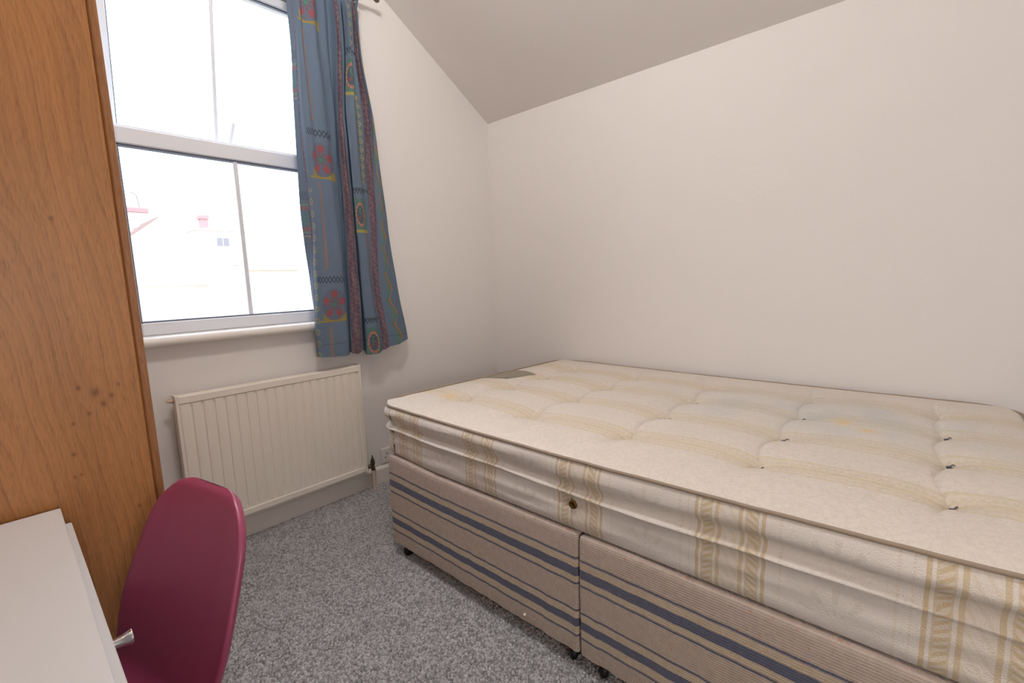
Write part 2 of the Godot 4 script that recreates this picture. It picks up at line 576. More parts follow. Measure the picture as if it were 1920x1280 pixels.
func mattress() -> void:
	var t := thing("mattress", "cream damask tufted mattress with gold woven stripes lying on the striped divan", "mattress")
	var n1 := noise(0.9, 3, 11)
	var n2 := noise(9.0, 3, 12)
	var n3 := noise(40.0, 2, 13)
	# ---- print of the top: pairs of gold woven stripes running the length, faint leaves, age stains
	var w := 1024
	var h := 688
	var cream := Color(0.845, 0.805, 0.76)
	var gold := Color(0.80, 0.715, 0.565)
	var top_tex := tex_of(w, h, func(px, py):
		var z: float = 0.56 + 2.04 * px / w
		var x: float = -1.38 + 1.38 * py / h
		var c: Color = cream
		for tx in TUFT_X:
			var d: float = absf(x - tx + 0.004)
			if d < 0.058:
				var g: float = 0.20
				if d < 0.010: g = 0.75
				elif d < 0.020: g = 0.25
				elif d < 0.026: g = 0.65
				elif d > 0.052: g = 0.75
				elif d > 0.044: g = 0.5
				elif d < 0.036: g = 0.4 + 0.25 * signf(sin(z * 420.0))
				c = c.lerp(gold, g * 0.72)
		var leaf: float = n2.get_noise_2d(z * 3.2, x * 3.2)
		c = c * (1.0 + 0.025 * smoothstep(0.05, 0.3, absf(leaf)) - 0.01)
		c = c * (1.0 + 0.035 * n3.get_noise_2d(z * 12.0, x * 2.0))
		# bluish faded patch and yellow marks towards the near end, greyer shade along the middle
		var dx: float = (z - 2.02) / 0.46
		var dz: float = (x + 0.52) / 0.28
		var st: float = exp(-(dx * dx + dz * dz)) * (0.65 + 0.7 * n1.get_noise_2d(z * 4.0, x * 4.0))
		c = c.lerp(Color(0.70, 0.725, 0.735), clampf(st, 0, 1) * 0.62)
		for q in [[2.12, -0.60, 0.018, 0.035], [2.19, -0.66, 0.022, 0.02], [0.79, -1.12, 0.02, 0.03]]:
			var e: float = pow((z - q[0]) / q[2], 2) + pow((x - q[1]) / q[3], 2)
			c = c.lerp(Color(0.86, 0.70, 0.42), 0.55 * exp(-e))
		return c)
	var top_m := mat(Color.WHITE, 0.72)
	top_m.albedo_texture = top_tex
	top_m.rim_enabled = true
	top_m.rim = 0.15
	top_m.heightmap_enabled = true
	top_m.heightmap_texture = tex_of(512, 344, func(px, py): return grey(0.5 + 0.5 * n2.get_noise_2d(px * 0.05, py * 0.12)))
	top_m.heightmap_scale = 0.10
	# ---- top panel
	var sag := func(x: float, z: float) -> float:
		var ry: float = rim_y(x, z)
		var d := minf(minf(x - MLO.x, MHI.x - x), minf(z - MLO.y, MHI.y - z))
		var e := smoothstep(0.0, 0.16, d)
		var y := ry + 0.012 * sin(clampf(d / 0.05, 0.0, 1.0) * PI * 0.5) + e * (0.008 + 0.006 * n1.get_noise_2d(x * 2.0, z * 2.0))
		var dim := 0.0
		for tx in TUFT_X:
			for tz in TUFT_Z:
				var r2: float = (x - tx) * (x - tx) + (z - tz) * (z - tz)
				if r2 < 0.09:
					dim = maxf(dim, 0.030 * exp(-sqrt(r2) / 0.048))
		y -= dim
		# creases across the bed from tuft to tuft, bowed a little
		var inx := smoothstep(-1.24, -1.08, x) * (1.0 - smoothstep(-0.26, -0.12, x))
		for k in 5:
			var ph := fposmod((x + 1.088) / 0.262, 1.0)
			var bow := 0.028 * sin(PI * ph)
			var dz: float = z - (TUFT_Z[k] - bow)
			var depth: float = [0.021, 0.020, 0.017, 0.012, 0.012][k]
			if dz > 0.0:
				y -= inx * depth * exp(-dz / 0.008)
			else:
				y -= inx * depth * exp(dz / 0.045)
			y -= inx * 0.004 * exp(-absf(dz) / 0.004)
		# small gathers pulled towards the front row of tufts
		var gat: float = smoothstep(-1.30, -1.22, x) * (1.0 - smoothstep(-1.16, -1.08, x))
		y += gat * 0.0022 * sin(z * 150.0 + 4.0 * n1.get_noise_2d(z * 6.0, x * 4.0)) * (0.6 + 0.4 * n2.get_noise_1d(z))
		return y
	var pts := []
	var uvs := []
	var nz := 480
	var nx := 150
	var r := 0.115
	for i in nz + 1:
		var b := float(i) / nz
		b = 0.5 - 0.5 * cos(PI * b) if false else b
		var z := lerpf(MLO.y, MHI.y, b)
		var ins := 0.0
		var dd := minf(z - MLO.y, MHI.y - z)
		if dd < r:
			ins = r - sqrt(maxf(0.0, r * r - (r - dd) * (r - dd)))
		var row := []
		var urow := []
		for j in nx + 1:
			var x := lerpf(MLO.x + ins, MHI.x - ins, float(j) / nx)
			row.push_back(Vector3(x, sag.call(x, z), z))
			urow.push_back(Vector2((z - 0.56) / 2.04, (x + 1.38) / 1.38))
		pts.push_back(row)
		uvs.push_back(urow)
	part("top_panel", MB.new().sheet(pts, uvs, false, false), top_m, t)

	# ---- border: woven bands every 0.395 m
	var side_tex := tex_of(640, 256, func(px, py):
		var u: float = px / 640.0 * 0.395      # metres along, the band round 0.1975
		var v: float = 1.0 - py / 256.0
		var c: Color = Color(0.865, 0.83, 0.795)
		var d: float = u - 0.1975
		var a := absf(d)
		if a < 0.073:
			var hem: float = 0.0
			if a > 0.066: hem = 0.75
			elif a > 0.060: hem = 0.0
			elif a > 0.034: hem = 0.55 + 0.25 * signf(sin(v * 95.0 + (a - 0.047) * 260.0)) * (1.0 if absf(a - 0.047) < 0.009 else 0.2)
			elif a > 0.028: hem = 0.05
			elif a > 0.020: hem = 0.7
			else: hem = 0.12 + 0.15 * (1.0 if sin(v * 40.0 + d * 300.0) > 0.6 else 0.0)
			c = c.lerp(Color(0.76, 0.665, 0.51), hem)
		else:
			# faint leaf sprays
			var q := fposmod(u + 0.1975, 0.395) - 0.1975
			for yy in [0.28, 0.78]:
				var ly: float = (v - yy) * 0.2
				var ang := atan2(ly + 0.03, q)
				var rad := Vector2(q, ly + 0.03).length()
				if rad < 0.062 and rad > 0.012 and ang > 0.2 and ang < 2.95:
					if sin(ang * 9.0) > 0.55 and sin(rad * 160.0) > -0.6:
						c = c.lerp(Color(0.76, 0.725, 0.67), 0.32)
			if sin(u * 300.0) > 0.75 and sin(v * 260.0) > 0.1 and absf(absf(a - 0.1)) < 0.014:
				c = c.lerp(Color(0.80, 0.73, 0.62), 0.5)
		c = c * (1.0 + 0.04 * n3.get_noise_2d(u * 30.0, v * 14.0))
		return c)
	var side_m := mat(Color.WHITE, 0.7)
	side_m.albedo_texture = side_tex
	side_m.rim_enabled = true
	side_m.rim = 0.15
	side_m.heightmap_enabled = true
	side_m.heightmap_texture = tex_of(512, 256, func(px, py): return grey(0.5 + 0.45 * n2.get_noise_2d(px * 0.025, py * 0.14)))
	side_m.heightmap_scale = 0.22
	var ol := outline(MLO, MHI, r, 0.012)
	var bot := 0.436
	# [share of the height, how far out]
	var prof := [[0.0, -0.008], [0.03, -0.002], [0.10, 0.003], [0.16, 0.004], [0.22, 0.004], [0.28, 0.0035], [0.34, 0.003], [0.38, 0.001], [0.42, 0.0], [0.50, 0.003], [0.535, 0.009], [0.555, 0.011], [0.575, 0.006], [0.59, -0.006], [0.63, -0.011], [0.70, -0.002], [0.74, 0.005], [0.78, 0.010], [0.82, 0.0135], [0.86, 0.015], [0.93, 0.012], [0.98, 0.003], [1.0, 0.0]]
	pts = []
	uvs = []
	for q in prof:
		var row := []
		var urow := []
		for o in ol:
			var p: Vector2 = o[0]
			var s: float = o[2]
			var ty: float = rim_y(p.x, p.y)
			var mid: float = smoothstep(0.0, 0.15, q[0]) * (1.0 - smoothstep(0.85, 1.0, q[0]))
			var wob: float = mid * (0.004 * n1.get_noise_2d(s * 1.6, q[0] * 2.0) + 0.007 * n2.get_noise_2d(s * 0.22, q[0] * 0.8))
			wob += mid * 0.0035 * sin(q[0] * 26.0 + 5.0 * n1.get_noise_1d(s * 1.5)) * smoothstep(1.5, 2.3, p.y) * clampf(-o[1].x, 0.0, 1.0)
			var lift: float = 0.010 * n1.get_noise_1d(s * 0.9) * mid
			var by: float = bot + 0.018 * smoothstep(1.0, 0.6, p.y)
			p += o[1] * (q[1] * lerpf(0.1, 1.0, clampf(-o[1].x, 0.0, 1.0)) + wob)
			row.push_back(Vector3(p.x, lerpf(by, ty, q[0]) + lift, p.y))
			urow.push_back(Vector2((s + MLO.y + r - 0.8215) / 0.395 + 0.5, 1.0 - q[0]))
		pts.push_back(row)
		uvs.push_back(urow)
	part("border", MB.new().sheet(pts, uvs, true, true), side_m, t)
	# underside
	var un := MB.new()
	for i in ol.size() - 1:
		un.tri(Vector3(-0.7, bot + 0.002, 1.5), pts[0][i], pts[0][i + 1], Vector3.DOWN)
	part("underside", un, mat(Color(0.8, 0.76, 0.7), 0.9), t)
	# piped edges
	var pm := mat(Color(0.60, 0.53, 0.46), 0.7)
	var path := []
	for i in ol.size() - 1:
		var p: Vector2 = ol[i][0] + ol[i][1] * 0.003
		path.push_back(Vector3(p.x, rim_y(p.x, p.y) + 0.003 + 0.0015 * n1.get_noise_1d(ol[i][2] * 6.0), p.y))
	part("piping", MB.new().tube(path, 0.0048, 8, true), pm, t, "taupe piping round the top edge")
	# tufts
	var tm := mat(Color(0.30, 0.31, 0.35), 0.9)
	var tl := mat(Color(0.70, 0.64, 0.53), 0.9)
	for tx in TUFT_X:
		for tz in TUFT_Z:
			var y: float = sag.call(tx, tz)
			var far: bool = tz < 1.5 or (tz < 1.7 and tx < -0.7)
			var tu := MB.new().lathe([Vector2(0, -0.002), Vector2(0.006, -0.001), Vector2(0.0075, 0.002), Vector2(0.004, 0.0045), Vector2(0, 0.005)], Transform3D(Basis(Vector3.RIGHT, 0.2), Vector3(tx, y + 0.011, tz)), 10)
			tu.tube([Vector3(tx, y + 0.014, tz), Vector3(tx + 0.008, y + 0.019, tz + 0.006), Vector3(tx + 0.014, y + 0.016, tz + 0.012)], 0.0014, 5)
			part("tuft", tu, tl if far else tm, t)
	# sewn label patch near the window end
	pts = []
	for i in 13:
		var row := []
		for j in 13:
			var a := i / 12.0
			var b := j / 12.0
			var x := lerpf(lerpf(-0.76, -0.72, b), lerpf(-0.505, -0.525, b), a)
			var z := lerpf(0.625, lerpf(0.765, 0.795, a), b)
			row.push_back(Vector3(x, sag.call(x, z) + 0.0018, z))
		pts.push_back(row)
	var lm := mat(Color(0.66, 0.625, 0.55), 0.8)
	lm.albedo_texture = tex_of(128, 128, func(px, py): return grey(0.86 + 0.14 * n2.get_noise_2d(px * 0.08, py * 0.03) - 0.12 * (1.0 if (px < 5 or px > 122 or py < 5 or py > 122) else 0.0)))
	part("label_patch", MB.new().sheet(pts, [], false, true), lm, t, "worn grey-beige label patch")
	# brass vent eyelet in the border
	var vt := MB.new()
	var vx := Transform3D(Basis(Vector3.BACK, PI / 2), Vector3(-1.3535, 0.516, 1.592))
	vt.lathe([Vector2(0.0045, 0.002), Vector2(0.006, 0.004), Vector2(0.009, 0.006), Vector2(0.012, 0.004), Vector2(0.0135, 0.0), Vector2(0.012, -0.002)], vx, 20)
	vt.lathe([Vector2(0, 0.001), Vector2(0.006, 0.001)], vx, 16)
	vt.tube([Vector3(-1.357, 0.522, 1.594), Vector3(-1.361, 0.530, 1.592), Vector3(-1.358, 0.537, 1.590)], 0.002, 6)
	part("vent_eyelet", vt, M.brass, t, "small brass vent eyelet")


func divan() -> void:
	var nn := noise(20.0, 2, 31)
	var n1 := noise(2.0, 3, 32)
	var navy := Color(0.335, 0.345, 0.42)
	var tex := tex_of(512, 512, func(px, py):
		var y: float = (1.0 - py / 512.0) * 0.40 + 0.05
		var u: float = px / 512.0
		var rib: float = 0.5 + 0.5 * sin(y * TAU / 0.0066)
		var c: Color = Color(0.775, 0.71, 0.645).lerp(Color(0.63, 0.56, 0.515), rib * 0.85)
		c = c.lerp(Color(0.72, 0.65, 0.615), 0.5 * band(y, 0.37, 0.46))
		c = c.lerp(Color(0.755, 0.685, 0.585), 0.8 * (band(y, 0.288, 0.304) + band(y, 0.332, 0.352) + band(y, 0.124, 0.145) + band(y, 0.171, 0.192)))
		var wob: float = 0.0012 * nn.get_noise_1d(u * 40.0)
		var yy: float = y + wob
		if band(yy, 0.304, 0.332) + band(yy, 0.145, 0.171) > 0.0:
			c = navy.lerp(Color(0.45, 0.45, 0.52), 0.4 if sin(u * 340.0 + 3.0 * sin(yy * 900.0)) > 0.35 else 0.0)
		elif band(yy, 0.3555, 0.3625) + band(yy, 0.278, 0.2845) + band(yy, 0.1935, 0.2) + band(yy, 0.113, 0.1195) > 0.0:
			c = navy.lerp(Color(0.53, 0.49, 0.49), 0.5 if sin(u * 620.0) > 0.5 else 0.0)
		c = c * (1.0 + 0.10 * nn.get_noise_2d(u * 60.0, y * 60.0) + 0.05 * n1.get_noise_2d(u * 6.0, y * 16.0))
		if n1.get_noise_2d(u * 9.0 + 40.0, y * 28.0) > 0.52:
			c = c.lerp(Color(0.70, 0.44, 0.28), 0.35)
		return c)
	var fab := mat(Color.WHITE, 0.88)
	fab.albedo_texture = tex
	fab.rim_enabled = true
	fab.rim = 0.2
	fab.heightmap_enabled = true
	fab.heightmap_texture = tex_of(64, 512, func(px, py): return grey(0.5 + 0.35 * sin((1.0 - py / 512.0) * 0.40 * TAU / 0.0066) + 0.15 * nn.get_noise_2d(px * 3.0, py * 3.0)))
	fab.heightmap_scale = 0.08
	var n3 := noise(6.0, 2, 33)
	var halves := [[0.665, 1.607, "striped divan base half nearer the window, under the mattress"], [1.611, 2.553, "striped divan base half nearer the viewer, under the mattress"]]
	for k in 2:
		var hf: Array = halves[k]
		var t := thing("divan_base", hf[2], "divan base", Vector3.ZERO, 0.0, "two halves of the striped divan")
		var ol := outline(Vector2(-1.36, hf[0]), Vector2(-0.03, hf[1]), 0.012, 0.02)
		var prof := [[0.0, -0.02], [0.004, -0.006], [0.010, 0.0], [0.08, 0.0], [0.2, 0.001], [0.30, 0.001], [0.360, 0.0], [0.372, -0.002], [0.377, -0.007], [0.379, -0.014]]
		var pts := []
		var uvs := []
		var b0 := 0.053
		for q in prof:
			var row := []
			var urow := []
			for o in ol:
				var p: Vector2 = o[0] + o[1] * (q[1] + 0.0012 * n3.get_noise_2d(o[2] * 3.0, q[0] * 20.0))
				var hang: float = (1.0 - q[0] / 0.379) * 0.004 * n3.get_noise_1d(o[2] * 2.5 + k * 7.0)
				var y: float = b0 + q[0] + hang + 0.012 * (q[0] / 0.379) * smoothstep(1.0, 0.66, p.y)
				row.push_back(Vector3(p.x, y, p.y))
				urow.push_back(Vector2(o[2] / 0.30, 1.0 - (q[0] + b0 - 0.05) / 0.40))
			pts.push_back(row)
			uvs.push_back(urow)
		var body := MB.new().sheet(pts, uvs, true, true)
		for i in ol.size() - 1:
			body.tri(Vector3(-0.7, 0.432, (hf[0] + hf[1]) / 2), pts[-1][i], pts[-1][i + 1], Vector3.UP)
			body.tri(Vector3(-0.7, b0, (hf[0] + hf[1]) / 2), pts[0][i], pts[0][i + 1], Vector3.DOWN)
		part("body", body, fab, t)
		# frayed threads along the lower edge
		var fr := MB.new()
		var rng := RandomNumberGenerator.new()
		rng.seed = 50 + k
		for i in 46:
			var z := rng.randf_range(hf[0] + (0.30 if k == 0 else 0.05), hf[1] - 0.04)
			var a := Vector3(-1.361, b0 + 0.006, z)
			fr.tube([a, a + Vector3(-0.004, -0.004, rng.randf_range(-0.005, 0.005)), a + Vector3(-0.003, -rng.randf_range(0.008, 0.016), rng.randf_range(-0.008, 0.008))], 0.0009, 4)
		var fo := part("frayed_threads", fr, mat(Color(0.62, 0.52, 0.46), 0.95), t)
		fo.set_meta("kind", "stuff")
		if k == 0:
			part("lint", MB.new().lathe([Vector2(0, -0.004), Vector2(0.006, 0), Vector2(0.004, 0.004), Vector2(0, 0.006)], Transform3D(Basis(Vector3.BACK, 0.6), Vector3(-1.363, 0.086, 1.405)), 7), mat(Color(0.85, 0.8, 0.75), 0.9), t)
		# castors
		for x in [-1.325, -0.10]:
			for z in [hf[0] + 0.06, hf[1] - 0.04]:
				var c := MB.new()
				c.lathe([Vector2(0, 0), Vector2(0.012, 0), Vector2(0.013, 0.012), Vector2(0.02, 0.014), Vector2(0.02, 0.018), Vector2(0, 0.018)], Transform3D(Basis(), Vector3(x, 0.0395, z)), 14)
				c.lathe([Vector2(0, -0.011), Vector2(0.016, -0.011), Vector2(0.021, -0.006), Vector2(0.021, 0.006), Vector2(0.016, 0.011), Vector2(0, 0.011)], Transform3D(Basis(Vector3.BACK, PI / 2).rotated(Vector3.UP, 0.6 + z), Vector3(x, 0.0215, z)), 16)
				part("castor", c, M.black, t)


func wardrobe() -> void:
	var t := thing("wardrobe", "tall oak wardrobe in the left corner, its side panel towards the viewer", "wardrobe")
	var n1 := noise(1.0, 3, 41)
	var n2 := noise(1.0, 2, 42)
	var n3 := noise(1.0, 2, 43)
	var x0 := WEST + 0.012
	var x1 := -2.190
	var pw := x1 - x0
	var ph := 2.15
	var knots := [[-2.262, 0.955, 0.012], [-2.252, 0.93, 0.008], [-2.238, 0.945, 0.007], [-2.285, 0.968, 0.007], [-2.275, 0.915, 0.006], [-2.225, 0.965, 0.005], [-2.300, 0.90, 0.005], [-2.306, 0.84, 0.006], [-2.31, 0.795, 0.004], [-2.30, 0.797, 0.004], [-2.40, 1.165, 0.010], [-2.36, 1.27, 0.005], [-2.285, 1.29, 0.006], [-2.385, 1.42, 0.008], [-2.22, 0.70, 0.005]]
	var tex := tex_of(600, 2048, func(px, py):
		var x: float = x0 + pw * px / 600.0
		var y: float = ph * (1.0 - py / 2048.0)
		var wx: float = x + 0.020 * n1.get_noise_2d(x * 4.0, y * 1.1) + 0.0035 * n2.get_noise_2d(x * 24.0, y * 3.0)
		var kd := 0.0
		for q in knots:
			var dx: float = (x - q[0]) / (q[2] * 2.2)
			var dy: float = (y - q[1]) / (q[2] * 4.5)
			var g: float = dx * dx + dy * dy
			if g < 9.0:
				wx += q[2] * 0.5 * exp(-g) * signf(dx)
				dx = (x - q[0]) / (q[2] * 0.55)
				dy = (y - q[1]) / (q[2] * 0.7)
				kd = maxf(kd, exp(-(dx * dx + dy * dy)))
		var d: float = 0.055 + 0.13 * maxf(0.0, y - 0.66) + 0.02 * n1.get_noise_2d(3.0, y * 2.0)
		var rad: float = sqrt((wx + 2.455) * (wx + 2.455) + d * d * (0.3 + 0.7 * smoothstep(0.2, 1.4, y)))
		var f: float = fposmod(rad * 62.0, 1.0)
		var ring: float = pow(f, 3.0) * (0.55 + 0.45 * n2.get_noise_2d(x * 40.0, y * 3.0))
		var f2: float = 0.5 + 0.5 * sin(rad * 62.0 * TAU * 2.7)
		var pore: float = n3.get_noise_2d(x * 900.0, y * 22.0)
		var c: Color = Color(0.70, 0.48, 0.28)
		c = c.lerp(Color(0.55, 0.345, 0.175), clampf(ring * 0.62 + 0.16 * f2, 0, 1))
		c = c * (1.0 + 0.055 * n1.get_noise_2d(x * 9.0, y * 0.8 + 7.0) - 0.16 * smoothstep(0.2, 0.7, pore))
		c = c.lerp(Color(0.32, 0.17, 0.08), 0.5 * kd)
		return c)
	var wood := mat(Color.WHITE, 0.42)
	wood.albedo_texture = tex
	wood.heightmap_enabled = true
	wood.heightmap_texture = tex_of(300, 512, func(px, py): return grey(0.6 + 0.4 * n3.get_noise_2d(px * 2.0, py * 0.09)))
	wood.heightmap_scale = 0.03
	# side panel facing the room: a board with a print laid on it by its own width and height
	var sp := MB.new().box(Vector3(x0, 0.0, 1.062), Vector3(x1, ph, 1.08), 0.002)
	for i in sp.v.size():
		sp.uv[i] = Vector2((sp.v[i].x - x0) / pw, 1.0 - sp.v[i].y / ph)
	part("side_panel", sp, wood, t)
	var plain := mat(Color(0.66, 0.44, 0.26), 0.42)
	plain.albedo_texture = tex_of(256, 512, func(px, py): return grey(0.9 + 0.12 * n3.get_noise_2d(px * 0.6, py * 0.04)))
	plain.uv1_triplanar = true
	plain.uv1_scale = Vector3(2, 1, 2)
	part("side_panel", MB.new().box(Vector3(x0, 0, 0.07), Vector3(x1, ph, 0.088), 0.002), plain, t)
	part("back_panel", MB.new().box(Vector3(x0, 0.06, 0.088), Vector3(x0 + 0.008, ph - 0.018, 1.062)), plain, t)
	part("top_panel", MB.new().box(Vector3(x0, ph - 0.018, 0.088), Vector3(x1, ph, 1.062), 0.002), plain, t)
	part("plinth", MB.new().box(Vector3(x1 - 0.06, 0.0, 0.088), Vector3(x1 - 0.042, 0.07, 1.062)), plain, t)
	part("bottom_panel", MB.new().box(Vector3(x0 + 0.008, 0.07, 0.088), Vector3(x1, 0.088, 1.062)), plain, t)
	for k in 2:
		var za := 0.072 + 0.505 * k
		var dr := part("door", MB.new().box(Vector3(x1 + 0.0003, 0.072, za), Vector3(x1 + 0.0165, ph, za + 0.502), 0.004), plain, t)
		part("knob", MB.new().lathe([Vector2(0.005, 0), Vector2(0.006, 0.012), Vector2(0.014, 0.02), Vector2(0.012, 0.026), Vector2(0, 0.028)], Transform3D(Basis(Vector3.BACK, -PI / 2), Vector3(x1 + 0.0165, 1.05, 0.53 + 0.095 * k)), 16), M.chrome, dr)


func desk() -> void:
	var t := thing("desk", "white desk with a drawer against the oak wardrobe, lower left corner", "desk")
	var xa := WEST + 0.018
	var xb := -2.337
	var za := 1.104
	var zb := 2.12
	part("desktop", MB.new().box(Vector3(xa, 0.728, za), Vector3(xb, 0.75, zb), 0.0015), M.white_board, t)
	for z in [za + 0.004, zb - 0.024]:
		part("side_panel", MB.new().box(Vector3(xa, 0.0, z), Vector3(xb - 0.012, 0.7275, z + 0.02), 0.001), M.white_board, t)
	part("back_panel", MB.new().box(Vector3(xa, 0.35, za + 0.025), Vector3(xa + 0.016, 0.7275, zb - 0.025)), M.white_board, t)
	var d := part("drawer", MB.new().box(Vector3(-2.346, 0.60, za + 0.027), Vector3(-2.3265, 0.7265, zb - 0.027), 0.0015), M.white_board, t)
	var ins := MB.new()
	ins.box(Vector3(xa + 0.05, 0.61, za + 0.04), Vector3(-2.347, 0.622, zb - 0.04))
	ins.box(Vector3(xa + 0.05, 0.622, za + 0.04), Vector3(-2.347, 0.71, za + 0.052))
	ins.box(Vector3(xa + 0.05, 0.622, zb - 0.052), Vector3(-2.347, 0.71, zb - 0.04))
	part("drawer_box", ins, M.white_board, d)
	for z in [1.485, 1.80]:
		part("knob", MB.new().lathe([Vector2(0, -0.002), Vector2(0.0068, -0.002), Vector2(0.0068, 0.006), Vector2(0.0075, 0.015), Vector2(0.0092, 0.022), Vector2(0.0108, 0.0255), Vector2(0.0102, 0.028), Vector2(0.006, 0.0292), Vector2(0, 0.0295)], Transform3D(Basis(Vector3.BACK, -PI / 2), Vector3(-2.3265, 0.664, z)), 24), M.chrome, d, "flared chrome drawer knob")


func chair() -> void:
	var t := thing("chair", "plum moulded shell chair pushed up to the white desk", "chair")
	var th := deg_to_rad(78.4)
	var nn := Vector3(-sin(th), 0, cos(th))
	var u := Vector3(cos(th), 0, sin(th))
	var top := Vector3(-2.158, 0.800, 1.294) + u * 0.055
	# centre line: [forward along nn, drop, half width, thickness share]
	var line := []
	var wid := [[0.0, 0.052], [0.002, 0.068], [0.006, 0.083], [0.012, 0.096], [0.022, 0.111], [0.036, 0.127], [0.05, 0.139], [0.07, 0.150], [0.09, 0.156], [0.13, 0.163], [0.175, 0.170], [0.22, 0.173], [0.26, 0.167], [0.30, 0.154]]
	for q in wid:
		line.push_back([0.316 * q[0] + 0.11 * q[0] * q[0], q[0], q[1], clampf(q[0] / 0.01, 0.0, 1.0), 0.7])
	var f0 := 0.316 * 0.30 + 0.11 * 0.09
	for i in range(1, 9):
		var an := i / 8.0 * deg_to_rad(67.0) + deg_to_rad(21.0)
		var a0 := deg_to_rad(21.0)
		line.push_back([f0 + 0.075 * (cos(a0) - cos(an)), 0.30 + 0.075 * (sin(an) - sin(a0)), 0.154 + 0.036 * pow(i / 8.0, 2), 1.0, lerpf(0.7, 0.15, i / 8.0)])
	var f1: float = line[-1][0]
	var d1: float = line[-1][1]
	for i in range(1, 12):
		var s := i / 11.0
		line.push_back([f1 + 0.36 * s, d1 - 0.012 * s * s + 0.02 * pow(s, 5), 0.19 + 0.012 * sin(PI * minf(s * 1.2, 1.0)) - 0.05 * pow(s, 4) - (0.05 if i == 11 else 0.0), 1.0 if i < 11 else 0.25, 0.15])
	var tk := 0.0082
	var pts := []
	for k in line.size():
		var q: Array = line[k]
		var a: Array = line[maxi(k - 1, 0)]
		var b: Array = line[mini(k + 1, line.size() - 1)]
		var tan := Vector2(b[0] - a[0], b[1] - a[1]).normalized()      # (forward, drop)
		var nrm := Vector2(tan.y, -tan.x)                             # faces the sitter: forward on the back, up on the seat
		var row := []
		var m := 40
		for c in m + 1:
			var an := TAU * c / m
			var ca := cos(an)
			var sa := sin(an)
			var x: float = signf(ca) * pow(absf(ca), 0.35) * q[2]
			var y: float = signf(sa) * pow(absf(sa), 0.35 if absf(ca) < 0.9 else 0.6) * tk * q[3]
			if absf(ca) >= 0.9:
				y = sa / sqrt(1.0 - 0.81) * tk * q[3] if absf(sa) < 0.4359 else y
			var off: float = y + q[4] * x * x
			var fwd: float = q[0] + nrm.x * off
			var drop: float = q[1] + nrm.y * off
			row.push_back(top + nn * fwd + Vector3.DOWN * drop + u * x)
		pts.push_back(row)
	var sh := MB.new().sheet(pts, [], true, true)
	for e in [0, pts.size() - 1]:
		for c in 40:
			sh.tri(pts[e][0].lerp(pts[e][20], 0.5), pts[e][c], pts[e][c + 1], Vector3.UP if e == 0 else nn)
	part("shell", sh, M.plum, t)
	# steel frame
	var cen := top + nn * (f1 + 0.15) + Vector3.DOWN * (d1 + 0.012)
	part("seat_frame", MB.new().box(Vector3(-0.11, -0.012, -0.11), Vector3(0.11, -0.001, 0.11), 0.004, Transform3D(Basis(Vector3.UP, -th), cen)), M.chrome, t)
	for sx in [-1.0, 1.0]:
		for sz in [-1.0, 1.0]:
			var a: Vector3 = cen + u * 0.09 * sx + nn * 0.09 * sz + Vector3.DOWN * 0.012
			var foot: Vector3 = cen + u * 0.19 * sx + nn * (0.17 if sz > 0.0 else 0.2) * sz
			foot.y = 0.012
			part("leg", MB.new().tube([a, a.lerp(foot, 0.06) + Vector3.DOWN * 0.004, foot], 0.0095, 12), M.chrome, t)
			part("foot_cap", MB.new().lathe([Vector2(0, 0), Vector2(0.012, 0), Vector2(0.0125, 0.018), Vector2(0, 0.02)], Transform3D(Basis(), Vector3(foot.x, 0.001, foot.z)), 12), M.black, t)


